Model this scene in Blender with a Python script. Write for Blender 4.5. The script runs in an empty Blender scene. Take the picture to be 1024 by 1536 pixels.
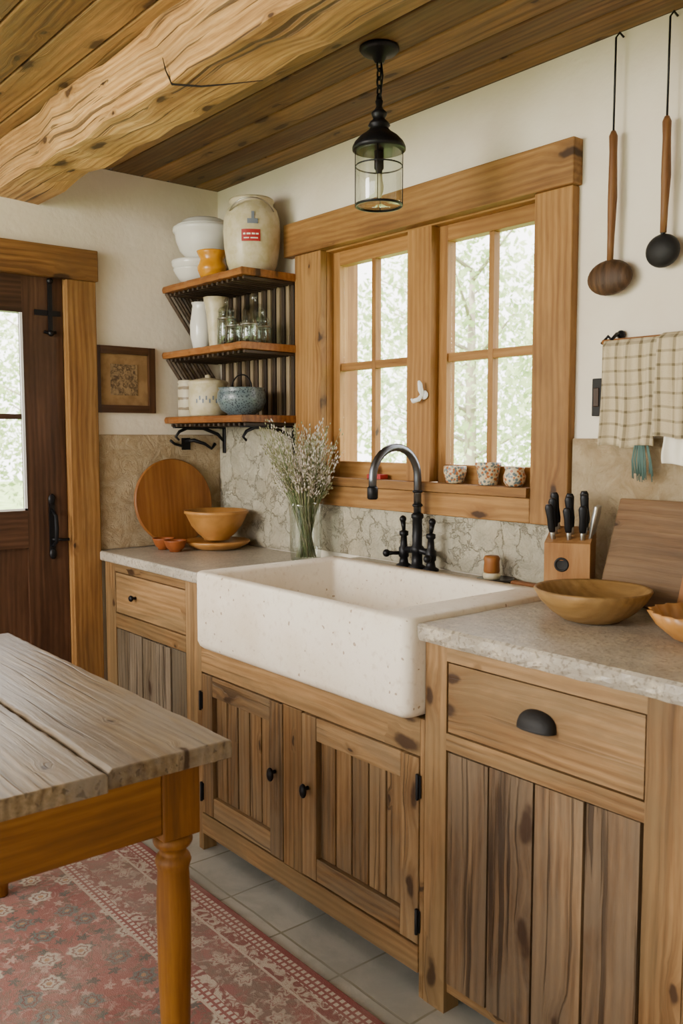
import bpy, bmesh, math, random
from mathutils import Vector, Matrix
random.seed(7)
pi=math.pi
def srgb(h,a=1.0,k=1.0):
    h=h.lstrip('#'); out=[]
    for i in (0,2,4):
        c=int(h[i:i+2],16)/255
        out.append(k*(c/12.92 if c<=.04045 else ((c+.055)/1.055)**2.4))
    return (*out,a)
# ------------------------------------------------------------------ nodes
class NT:
    def __init__(s,name):
        s.mat=bpy.data.materials.new(name); s.mat.use_nodes=True
        s.t=s.mat.node_tree; s.t.nodes.clear()
        s.out=s.t.nodes.new('ShaderNodeOutputMaterial')
    def n(s,typ,**k):
        nd=s.t.nodes.new('ShaderNode'+typ)
        for a,b in k.items(): setattr(nd,a,b)
        return nd
    def l(s,a,b): s.t.links.new(a,b)
    def put(s,sock,v):
        if isinstance(v,bpy.types.NodeSocket): s.l(v,sock)
        else: sock.default_value=v
    def m(s,op,a,b=0.0,c=None,clamp=False):
        nd=s.n('Math',operation=op); nd.use_clamp=clamp
        s.put(nd.inputs[0],a); s.put(nd.inputs[1],b)
        if c is not None: s.put(nd.inputs[2],c)
        return nd.outputs[0]
    def sm(s,x,a,b):
        nd=s.n('MapRange'); nd.interpolation_type='SMOOTHSTEP'
        s.put(nd.inputs[0],x); nd.inputs[1].default_value=a; nd.inputs[2].default_value=b
        return nd.outputs[0]
    def attr(s,name):
        return s.n('Attribute',attribute_name=name)
    def vscale(s,v,sc):
        nd=s.n('VectorMath',operation='MULTIPLY'); s.l(v,nd.inputs[0]); nd.inputs[1].default_value=sc
        return nd.outputs[0]
    def vadd(s,v,w):
        nd=s.n('VectorMath',operation='ADD'); s.put(nd.inputs[0],v); s.put(nd.inputs[1],w); return nd.outputs[0]
    def noise(s,v,scale=5,detail=4,rough=.55,dist=0):
        nd=s.n('TexNoise'); s.l(v,nd.inputs['Vector']); nd.inputs['Scale'].default_value=scale
        nd.inputs['Detail'].default_value=detail; nd.inputs['Roughness'].default_value=rough
        nd.inputs['Distortion'].default_value=dist; return nd
    def ramp(s,f,stops):
        nd=s.n('ValToRGB'); s.put(nd.inputs[0],f); e=nd.color_ramp.elements
        while len(e)<len(stops): e.new(.5)
        for i,(p,c) in enumerate(stops):
            e[i].position=p; e[i].color=c
        return nd.outputs[0]
    def mix(s,f,a,b,mode='MIX'):
        nd=s.n('Mix',data_type='RGBA',blend_type=mode)
        s.put(nd.inputs[0],f); s.put(nd.inputs[6],a); s.put(nd.inputs[7],b); return nd.outputs[2]
    def bump(s,h,strength=.2,dist=.01,normal=None):
        nd=s.n('Bump'); nd.inputs['Strength'].default_value=strength; nd.inputs['Distance'].default_value=dist
        s.l(h,nd.inputs['Height'])
        if normal is not None: s.l(normal,nd.inputs['Normal'])
        return nd.outputs[0]
    def bsdf(s,col,rough=.6,normal=None,metal=0,spec=.4,**k):
        b=s.n('BsdfPrincipled'); s.put(b.inputs['Base Color'],col); s.put(b.inputs['Roughness'],rough)
        b.inputs['Metallic'].default_value=metal; b.inputs['Specular IOR Level'].default_value=spec
        if normal is not None: s.l(normal,b.inputs['Normal'])
        for kk,v in k.items(): s.put(b.inputs[kk.replace('_',' ')],v)
        s.l(b.outputs[0],s.out.inputs[0]); return s.mat

def wood(name,dark,mid,light,knot='#35200f',rough=.55,weather=0.0,wcol='#8d8478',knots=.4,bump=.25,var=.35,crack=0.0,dk=.75,fib=.42,ring=.09,streak=8,con=.17):
    t=NT(name); g=t.attr('gc').outputs['Vector']; r=t.attr('rnd').outputs['Fac']
    nz=t.noise(g,11,3).outputs['Color']
    kv=t.vadd(t.vscale(g,(4.0,10,0)),t.vscale(nz,(.4,.4,0)))
    v=t.n('TexVoronoi',voronoi_dimensions='2D'); t.l(kv,v.inputs['Vector']); v.inputs['Scale'].default_value=1
    sep=t.n('SeparateColor'); t.l(v.outputs['Color'],sep.inputs[0])
    gate=t.m('LESS_THAN',sep.outputs[0],knots)
    ks=t.m('ADD',.05,t.m('MULTIPLY',t.m('POWER',sep.outputs[1],1.6),.15))
    rel=t.m('DIVIDE',v.outputs['Distance'],ks)
    near=t.m('MULTIPLY',t.m('SUBTRACT',1.0,t.sm(rel,.6,3.0)),gate)
    k=t.m('MULTIPLY',t.m('SUBTRACT',1.0,t.sm(rel,.5,1.05)),gate)
    wob=t.noise(t.vscale(g,(2.2,3,3)),1,3,.5).outputs[0]
    cx=t.n('CombineXYZ'); t.l(t.m('ADD',t.m('MULTIPLY',near,.016),t.m('MULTIPLY',wob,.035)),cx.inputs[1])
    g2=t.vadd(g,cx.outputs[0])
    f1=t.noise(t.vscale(g2,(1.3,streak,streak)),1,5,.6,.4).outputs[0]
    f2=t.noise(t.vscale(g2,(3.5,85,85)),1,4,.7).outputs[0]
    w=t.n('TexWave',wave_type='BANDS',bands_direction='Y'); t.l(t.vscale(g2,(.12,1,1)),w.inputs[0])
    w.inputs['Scale'].default_value=15; w.inputs['Distortion'].default_value=6; w.inputs['Detail'].default_value=3; w.inputs['Detail Scale'].default_value=.6
    f3=w.outputs['Fac']
    f=t.m('ADD',t.m('MULTIPLY',f1,1.0-fib-ring),t.m('ADD',t.m('MULTIPLY',f3,ring),t.m('MULTIPLY',f2,fib)))
    f=t.m('ADD',f,t.m('MULTIPLY',t.m('SUBTRACT',r,.5),var*.5))
    col=t.ramp(f,[(.5-con,srgb(dark,1,dk)),(.5,srgb(mid,1,dk)),(.5+con,srgb(light,1,dk))])
    pn=t.noise(t.vscale(g,(1.6,4,4)),1,5,.65).outputs[0]
    col=t.mix(t.m('MULTIPLY',t.sm(pn,.46,.7),.5),col,srgb(dark,1,dk))
    col=t.mix(t.m('MULTIPLY',near,.5),col,srgb(dark,1,dk))
    if weather>0:
        wn=t.noise(t.vscale(g,(1.8,7,7)),1,6,.7,.5).outputs[0]
        wm=t.m('MULTIPLY',t.sm(wn,.38,.62),weather)
        wc=t.mix(f2,srgb(wcol,1,dk*1.1),srgb(wcol,1,dk*.45))
        col=t.mix(wm,col,wc)
    col=t.mix(t.m('MULTIPLY',k,.88),col,srgb(knot,1,dk))
    h=t.m('ADD',t.m('MULTIPLY',f2,.8),t.m('MULTIPLY',f3,.08))
    if crack>0:
        cn=t.noise(t.vscale(g2,(1.3,55,55)),1,3,.5,.3).outputs[0]
        cm=t.m('MULTIPLY',t.m('SUBTRACT',1.0,t.sm(cn,.33,.41)),crack)
        col=t.mix(cm,col,srgb('#20150c')); h=t.m('SUBTRACT',h,t.m('MULTIPLY',cm,1.2))
    return t.bsdf(col,rough,t.bump(h,bump,.004),spec=.3)

def flat(name,c,rough=.5,metal=0,bump=0,nscale=60,var=0,c2=None,spec=.4,**k):
    t=NT(name); co=t.n('TexCoord').outputs['Object']
    col=srgb(c); nz=t.noise(co,nscale,4).outputs[0]
    if c2: col=t.mix(t.sm(nz,.4,.62),col,srgb(c2))
    return t.bsdf(col,rough,t.bump(nz,bump,.004) if bump else None,metal,spec,**k)

M={}
M['trim']=wood('honey_pine_trim','#704720','#9c6e38','#b98a50',knots=.32,rough=.6,bump=.35,dk=.74,con=.15,weather=.25,wcol='#846a44')
M['sash']=wood('sash_pine','#855828','#a6763c','#c09054',knots=.05,rough=.55,bump=.2,dk=.76,con=.18)
M['cab']=wood('cabinet_pine','#6c4c28','#98744a','#b48f62',knots=.34,weather=.55,wcol='#87724f',bump=.45,crack=.3,dk=.78,con=.155)
M['bead']=wood('worn_door_wood','#5a4025','#8b6941','#ab8a60',knots=.3,weather=.55,wcol='#8d7c63',bump=.8,crack=.5,dk=.78,con=.15)
M['barn']=wood('weathered_barn_wood','#483320','#785d41','#9c7f5e',knots=.3,weather=.6,wcol='#84735d',bump=1.0,crack=.65,var=.3,dk=.8,con=.15)
M['barngrey']=wood('grey_barn_wood','#3a3026','#645541','#897965',knots=.2,weather=.7,wcol='#746856',bump=.9,crack=.8,var=.4,dk=.8)
M['ceil']=wood('ceiling_boards','#553718','#8b6636','#b08650',knots=.6,bump=.45,var=.95,weather=.5,wcol='#776440',crack=.4,dk=.88,con=.18)
M['beam']=wood('beam_wood','#7a5228','#ba8e55','#dab27a',knots=.3,bump=1.0,crack=.75,var=.1,streak=5,dk=1.0,weather=.45,wcol='#7c5c36',con=.15)
M['darkdoor']=wood('dark_door_wood','#2f1c10','#4d3220','#63442f',knots=.1,rough=.45,dk=.85)
M['tabletop']=wood('worn_table_top','#584530','#857152','#ac977b',knots=.22,weather=.65,wcol='#9f9588',bump=.5,crack=.45,rough=.42,var=.2,dk=.85,streak=6,con=.15)
M['tableleg']=wood('amber_table_wood','#60390a','#8c5818','#a67026',knots=.15,rough=.5,bump=.25,var=.1,dk=.82,ring=.05,weather=.2,wcol='#664820')
M['shelf']=wood('shelf_wood','#6f4019','#9c622e','#b67b42',knots=.25,rough=.5,dk=.75)
M['slat']=wood('dark_slat','#2a2018','#453628','#5f4d3b',knots=0,rough=.6)
M['slat2']=wood('tan_slat','#7d6a50','#a08c6e','#b8a588',knots=0,rough=.6)
M['board']=wood('board_wood','#6f4019','#955c28','#ab7238',knots=0,rough=.5,dk=.74,ring=.05,fib=.3)
M['boarddk']=wood('old_board_wood','#4f3822','#785738','#92724f',knots=.15,rough=.65,weather=.35,wcol='#7f6d54',bump=.6,dk=.74,ring=.06,con=.14)
M['ladle']=wood('dark_carved_wood','#2e1f12','#553b23','#78573a',knots=.2,rough=.55,weather=.5,wcol='#3b2a1a',bump=.8,dk=.9,con=.14)
M['handle']=wood('ladle_handle_wood','#54341a','#7e5430','#98703f',knots=0,rough=.5,dk=.75)
M['bowlwood']=wood('bowl_wood','#76552a','#a07a45','#ba935c',knots=.05,rough=.5,weather=.35,wcol='#8c7148',dk=.8,ring=.08)
M['frame']=wood('frame_wood','#2c1a0e','#4a2e1a','#5f3f26',knots=0,rough=.4)
M['block']=wood('knife_block_wood','#7d4d22','#a2703c','#b98852',knots=0,rough=.5,dk=.74)
M['iron']=flat('black_iron','#1b1b1e',.42,.6,.1,120)
M['ironmat']=flat('black_iron_matte','#1b1a1a',.6,.3,.2,80)
M['steel']=flat('gunmetal_steel','#6a6e76',.32,1.0)
M['silver']=flat('brushed_silver','#b4b2ac',.3,1.0)
M['dark']=flat('shadow_gap','#150d07',.9)
M['white']=flat('white_glaze','#d8d6cf',.18,spec=.5)
M['cream']=flat('cream_stoneware','#c6bb9f',.35,bump=.1,nscale=30,c2='#b9ad89')
M['yellow']=flat('yellow_glaze','#c98a10',.25,c2='#bb7c0c',nscale=20)
M['terra']=flat('ochre_glaze','#b27e42',.35,c2='#a07036',nscale=14)
M['orange']=flat('terracotta','#8f4c1f',.5,c2='#7a3e18',nscale=18)
M['red']=flat('red_label','#a02626',.5)
M['paper']=flat('label_white','#e8e2d2',.6)
M['bluegrey']=flat('blue_grey_mark','#6c7480',.5)
M['teal']=flat('teal_thread','#546e68',.9)
M['green']=flat('stem_green','#66784a',.6,c2='#4f6036',nscale=40)
M['bud']=flat('dried_blossom','#d3cabf',.8,c2='#ada396',nscale=50)
M['bud2']=flat('dried_grass_head','#979474',.8,c2='#7d7d56',nscale=50)
M['latch']=flat('white_latch','#e6e6e6',.25)
M['bulb']=flat('lamp_socket','#d8cfae',.4)

def glass(name,tint='#ffffff',gl=.08,fk=.45):
    t=NT(name)
    tr=t.n('BsdfTransparent'); tr.inputs[0].default_value=srgb(tint)
    g=t.n('BsdfGlossy'); g.inputs['Roughness'].default_value=.03
    lw=t.n('LayerWeight'); lw.inputs[0].default_value=.35
    mx=t.n('MixShader'); f=t.m('ADD',t.m('MULTIPLY',lw.outputs['Facing'],fk),gl*.5,clamp=True)
    t.l(f,mx.inputs[0]); t.l(tr.outputs[0],mx.inputs[1]); t.l(g.outputs[0],mx.inputs[2]); t.l(mx.outputs[0],t.out.inputs[0]); return t.mat
M['pane']=glass('window_glass','#ffffff',.03,.08)
M['glass']=glass('clear_glass','#f3f8f5',.12,.35)

def m_wall():
    t=NT('cream_plaster'); co=t.n('TexCoord').outputs['Object']
    a=t.noise(co,1.6,5,.6).outputs[0]; b=t.noise(co,35,4).outputs[0]; c=t.noise(co,6,5,.6).outputs[0]
    col=t.mix(t.sm(a,.35,.7),srgb('#e8dfcf'),srgb('#dcd0bc'))
    h=t.m('ADD',t.m('MULTIPLY',c,1.0),t.m('MULTIPLY',b,.25))
    return t.bsdf(col,.9,t.bump(h,.35,.014),spec=.15)
M['wall']=m_wall()
def m_splash(name,base,alt,vein,line,lm=.6,vs=6,bs=.8):
    t=NT(name); co=t.n('TexCoord').outputs['Object']
    wn=t.noise(co,5,6,.7); wc=t.vscale(wn.outputs['Color'],(.3,.3,.3)); p=t.vadd(co,wc)
    v=t.n('TexVoronoi',feature='DISTANCE_TO_EDGE'); t.l(p,v.inputs['Vector']); v.inputs['Scale'].default_value=vs
    vc=t.n('TexVoronoi'); t.l(p,vc.inputs['Vector']); vc.inputs['Scale'].default_value=vs
    cs=t.n('SeparateColor'); t.l(vc.outputs['Color'],cs.inputs[0])
    e=t.m('SUBTRACT',1.0,t.sm(v.outputs['Distance'],.0,.035))
    n2=t.noise(co,14,8,.72,.8).outputs[0]; n3=t.noise(co,3,5,.6).outputs[0]; n4=t.noise(co,70,5,.7).outputs[0]
    col=t.mix(t.sm(n2,.36,.62),srgb(base),srgb(alt))
    col=t.mix(t.m('MULTIPLY',t.sm(n3,.45,.7),.6),col,srgb(vein))
    col=t.mix(t.m('MULTIPLY',cs.outputs[0],.3*lm),col,srgb(line))
    col=t.mix(t.m('MULTIPLY',t.sm(n4,.5,.75),.25),col,srgb(line))
    cr=t.m('MULTIPLY',e,t.sm(t.noise(co,9,3).outputs[0],.42,.58))
    col=t.mix(t.m('MULTIPLY',cr,lm),col,srgb(line))
    h=t.m('ADD',t.m('ADD',n2,t.m('MULTIPLY',n4,.25)),t.m('MULTIPLY',cs.outputs[1],1.2*lm)); h=t.m('SUBTRACT',h,t.m('MULTIPLY',e,lm*.6))
    return t.bsdf(col,.75,t.bump(h,bs,.03),spec=.25)
M['splash']=m_splash('whitewashed_stone','#cfc8b3','#bfb9a3','#cbbd9f','#8d866d',.4,8,1.0)
M['splash2']=m_splash('travertine','#bca888','#a78f6c','#c8b797','#836e50',.1,3,.9)
def m_counter():
    t=NT('limestone_counter'); co=t.n('TexCoord').outputs['Object']
    a=t.noise(co,5,6,.6).outputs[0]; b=t.noise(co,110,3,.6).outputs[0]; c=t.noise(co,28,5,.7).outputs[0]
    col=t.mix(t.sm(a,.35,.65),srgb('#b1a899'),srgb('#9a9284'))
    col=t.mix(t.m('MULTIPLY',t.sm(c,.48,.66),.6),col,srgb('#c6baa2'))
    col=t.mix(t.m('MULTIPLY',t.sm(b,.53,.63),.65),col,srgb('#6b6151'))
    return t.bsdf(col,.33,t.bump(t.m('ADD',b,c),.35,.004),spec=.5)
M['counter']=m_counter()
def m_sink():
    t=NT('speckled_fireclay'); co=t.n('TexCoord').outputs['Object']
    p=t.vadd(co,t.vscale(t.noise(co,40,2).outputs['Color'],(.02,.02,.02)))
    v=t.n('TexVoronoi'); t.l(p,v.inputs['Vector']); v.inputs['Scale'].default_value=44
    sp=t.n('SeparateColor'); t.l(v.outputs['Color'],sp.inputs[0])
    k=t.m('MULTIPLY',t.m('LESS_THAN',v.outputs['Distance'],t.m('MULTIPLY',sp.outputs[1],.2)),t.m('LESS_THAN',sp.outputs[0],.6))
    a=t.noise(co,3,5).outputs[0]; c2=t.noise(co,60,4).outputs[0]
    col=t.mix(t.sm(a,.35,.7),srgb('#e6ddcd'),srgb('#d8cab4'))
    col=t.mix(t.m('MULTIPLY',t.sm(c2,.52,.75),.35),col,srgb('#b39e82'))
    col=t.mix(t.m('MULTIPLY',k,.7),col,srgb('#856945'))
    return t.bsdf(col,.5,t.bump(t.noise(co,16,6,.65).outputs[0],.45,.006),spec=.35)
M['sink']=m_sink()
def m_floor():
    t=NT('slate_tile'); co=t.n('TexCoord').outputs['Object']
    nz=t.vscale(t.noise(co,4,2).outputs['Color'],(.012,.012,0)); p=t.vadd(co,nz)
    b=t.n('TexBrick'); t.l(t.vadd(p,(.044,.20,0)),b.inputs['Vector'])
    b.offset=.0; b.inputs['Scale'].default_value=1; b.inputs['Brick Width'].default_value=.25; b.inputs['Row Height'].default_value=.52
    b.inputs['Mortar Size'].default_value=.004; b.inputs['Mortar Smooth'].default_value=.3
    b.inputs['Color1'].default_value=srgb('#c0beb5'); b.inputs['Color2'].default_value=srgb('#acaaa1'); b.inputs['Mortar'].default_value=srgb('#88846f')
    a=t.noise(co,5,7,.65,.5).outputs[0]; c=t.noise(co,30,5).outputs[0]
    col=t.mix(t.m('MULTIPLY',t.sm(a,.42,.62),.6),b.outputs['Color'],srgb('#95968e'))
    return t.bsdf(col,.35,t.bump(t.m('SUBTRACT',t.m('ADD',a,t.m('MULTIPLY',c,.3)),b.outputs['Fac']),.25,.008),spec=.5)
M['floor']=m_floor()
RX0,RX1,RY0,RY1=.25,2.65,-2.45,-.77
def m_rug():
    t=NT('floral_rug'); co=t.n('TexCoord').outputs['Object']
    sp=t.n('SeparateXYZ'); t.l(co,sp.inputs[0]); x,y=sp.outputs[0],sp.outputs[1]
    d=t.m('MINIMUM',t.m('MINIMUM',t.m('SUBTRACT',x,RX0),t.m('SUBTRACT',RX1,x)),t.m('MINIMUM',t.m('SUBTRACT',y,RY0),t.m('SUBTRACT',RY1,y)))
    wob=t.vscale(t.noise(co,22,3).outputs['Color'],(.03,.03,0)); cw=t.vadd(co,wob)
    def flower(scale,off,pet,r0,r1,thr):
        v=t.n('TexVoronoi',voronoi_dimensions='2D'); vv=t.vadd(t.vscale(cw,(scale,scale,scale)),off); t.l(vv,v.inputs['Vector']); v.inputs['Scale'].default_value=1; v.inputs['Randomness'].default_value=.7
        df=t.n('VectorMath',operation='SUBTRACT'); t.l(vv,df.inputs[0]); t.l(v.outputs['Position'],df.inputs[1])
        s2=t.n('SeparateXYZ'); t.l(df.outputs[0],s2.inputs[0])
        ang=t.m('ARCTAN2',s2.outputs[1],s2.outputs[0])
        rad=v.outputs['Distance']
        rr=t.m('ADD',r0,t.m('MULTIPLY',t.m('COSINE',t.m('MULTIPLY',ang,pet)),r1))
        sc=t.n('SeparateColor'); t.l(v.outputs['Color'],sc.inputs[0])
        g=t.m('LESS_THAN',sc.outputs[0],thr)
        q=t.m('SUBTRACT',1.0,t.m('DIVIDE',rad,rr))
        return t.m('MULTIPLY',t.sm(q,-.05,.2),g),q,sc.outputs[1],t.m('MULTIPLY',t.m('SUBTRACT',1.0,t.sm(t.m('ABSOLUTE',t.m('SUBTRACT',q,.45)),.03,.14)),g)
    n1=t.noise(co,9,6,.7,1.0).outputs[0]; n2=t.noise(co,30,4,.6,1.5).outputs[0]; n3=t.noise(co,3,4).outputs[0]
    field=t.mix(t.sm(n3,.35,.65),srgb('#9a564c'),srgb('#ab6c61'))
    vines=t.m('SUBTRACT',1.0,t.sm(t.m('ABSOLUTE',t.m('SUBTRACT',n1,.5)),.01,.035))
    field=t.mix(t.m('MULTIPLY',vines,.6),field,srgb('#737767'))
    field=t.mix(t.m('MULTIPLY',t.sm(n2,.53,.66),.55),field,srgb('#c9a393'))
    f2,q2,c2,r2=flower(20,(3.3,1.1,0),5,.26,.10,.8)
    leafc=t.mix(t.m('GREATER_THAN',c2,.5),srgb('#5d716b'),srgb('#cfae9a'))
    field=t.mix(t.m('MULTIPLY',f2,.75),field,leafc)
    f1,q1,c1,r1=flower(8.5,(0,0,0),7,.27,.035,.75)
    fc=t.mix(t.m('GREATER_THAN',c1,.55),srgb('#d2c8b2'),srgb('#78857f'))
    field=t.mix(t.m('MULTIPLY',f1,.9),field,fc); field=t.mix(t.m('MULTIPLY',r1,.8),field,srgb('#864841'))
    field=t.mix(t.m('MULTIPLY',t.sm(q1,.72,.8),t.m('LESS_THAN',.5,f1)),field,srgb('#b98a5c'))
    bf=t.mix(t.sm(n1,.4,.6),srgb('#a5655c'),srgb('#91796b'))
    b1,qb,cb,rb=flower(13,(.4,.2,0),6,.33,.09,.95)
    bf=t.mix(t.m('MULTIPLY',b1,.8),bf,srgb('#cdbba4')); bf=t.mix(t.m('MULTIPLY',rb,.8),bf,srgb('#96554d'))
    bf=t.mix(t.m('MULTIPLY',t.sm(n2,.52,.64),.6),bf,srgb('#c5b19c'))
    def chk(s1,th):
        a=t.m('GREATER_THAN',t.m('SINE',t.m('MULTIPLY',x,s1)),th); b=t.m('GREATER_THAN',t.m('SINE',t.m('MULTIPLY',y,s1)),th)
        return t.m('MULTIPLY',a,b)
    ck=t.mix(chk(330,-.35),srgb('#a05c54'),srgb('#d4c6b2'))
    ck2=t.mix(t.sm(n2,.42,.55),srgb('#cdbba6'),srgb('#965a51'))
    def band(col,c,a,b):
        k=t.m('MULTIPLY',t.m('GREATER_THAN',d,a),t.m('LESS_THAN',d,b)); return t.mix(k,col,c)
    col=field
    col=band(col,srgb('#cdb8a2'),.275,.283)
    col=band(col,ck,.245,.275); col=band(col,ck2,.215,.245); col=band(col,bf,.10,.215); col=band(col,srgb('#d0bda8'),.093,.10)
    col=band(col,ck2,.06,.093); col=band(col,ck,.018,.06); col=band(col,srgb('#96453f'),-.01,.018)
    worn=t.m('MULTIPLY',t.sm(t.noise(co,2.6,6,.75).outputs[0],.42,.7),.4)
    col=t.mix(worn,col,srgb('#b39a8b'))
    pile=t.noise(co,380,2).outputs[0]
    col=t.mix(t.m('MULTIPLY',t.sm(pile,.4,.7),.25),col,srgb('#7a544c'))
    hs=t.n('HueSaturation'); hs.inputs['Saturation'].default_value=.82; hs.inputs['Value'].default_value=.9; t.l(col,hs.inputs['Color']); col=hs.outputs[0]
    return t.bsdf(col,.95,t.bump(t.m('ADD',pile,n2),.5,.004),spec=.1)
M['rug']=m_rug()
def m_towel():
    t=NT('plaid_linen'); g=t.attr('gc').outputs['Vector']; sp=t.n('SeparateXYZ'); t.l(g,sp.inputs[0])
    def st(o,f,th,ph=0): return t.m('GREATER_THAN',t.m('SINE',t.m('ADD',t.m('MULTIPLY',o,f),ph)),th)
    a=st(sp.outputs[0],2*pi/.034,.84); b=st(sp.outputs[1],2*pi/.034,.84)
    k=t.m('MULTIPLY',t.m('ADD',a,b),.45)
    col=t.mix(k,srgb('#c6b798'),srgb('#574d38'))
    w=t.noise(t.n('TexCoord').outputs['Object'],260,2).outputs[0]
    col=t.mix(t.m('MULTIPLY',w,.3),col,srgb('#a3957a'))
    return t.bsdf(col,.95,t.bump(w,.4,.003),spec=.1)
M['towel']=m_towel()
def m_bluebowl():
    t=NT('blue_pattern_glaze'); co=t.n('TexCoord').outputs['Object']
    v=t.n('TexVoronoi'); t.l(co,v.inputs['Vector']); v.inputs['Scale'].default_value=140
    col=t.mix(t.sm(v.outputs['Distance'],.25,.55),srgb('#232f39'),srgb('#5d6b70')); return t.bsdf(col,.3,spec=.5)
M['bluebowl']=m_bluebowl()
def m_pot():
    t=NT('painted_pot_glaze'); co=t.n('TexCoord').outputs['Object']
    v=t.n('TexVoronoi'); t.l(co,v.inputs['Vector']); v.inputs['Scale'].default_value=110
    sp=t.n('SeparateColor'); t.l(v.outputs['Color'],sp.inputs[0])
    c=t.mix(t.m('GREATER_THAN',sp.outputs[0],.5),srgb('#a8602e'),srgb('#5f6f74'))
    col=t.mix(t.sm(v.outputs['Distance'],.4,.62),c,srgb('#cfbf9c')); return t.bsdf(col,.4,spec=.5)
M['pot']=m_pot()
def m_stripe():
    t=NT('banded_stoneware'); g=t.attr('gc').outputs['Vector']; sp=t.n('SeparateXYZ'); t.l(g,sp.inputs[0])
    n=t.noise(t.n('TexCoord').outputs['Object'],45,4).outputs[0]
    k=t.m('GREATER_THAN',t.m('ADD',t.m('SINE',t.m('MULTIPLY',sp.outputs[0],150)),n),1.15)
    col=t.mix(k,srgb('#c0b69e'),srgb('#857660')); return t.bsdf(col,.4)
M['stripe']=m_stripe()
def m_sketch():
    t=NT('etching_print'); co=t.n('TexCoord').outputs['Object']
    a=t.noise(co,45,8,.8,1.5).outputs[0]
    col=t.mix(t.sm(a,.42,.58),srgb('#4a3826'),srgb('#947a56')); return t.bsdf(col,.5)
M['sketch']=m_sketch()
M['mat']=flat('aged_mat_board','#94744c',.8,c2='#80623c',nscale=15)
def m_leaf(name,a,b):
    t=NT(name); col=t.mix(t.sm(t.noise(t.n('TexCoord').outputs['Object'],1.2,3).outputs[0],.35,.65),srgb(a),srgb(b))
    d=t.n('BsdfDiffuse'); t.l(col,d.inputs[0]); tr=t.n('BsdfTranslucent'); t.l(col,tr.inputs[0])
    mx=t.n('MixShader'); mx.inputs[0].default_value=.5; t.l(d.outputs[0],mx.inputs[1]); t.l(tr.outputs[0],mx.inputs[2]); t.l(mx.outputs[0],t.out.inputs[0]); return t.mat
M['leaf']=m_leaf('tree_leaves','#8fa86c','#cdd8b0')
M['bark']=flat('tree_bark','#8f8776',.9,bump=.5,nscale=12)
M['grass']=flat('lawn','#7f9c54',.95,c2='#a0b478',nscale=3,bump=.3)

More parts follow.
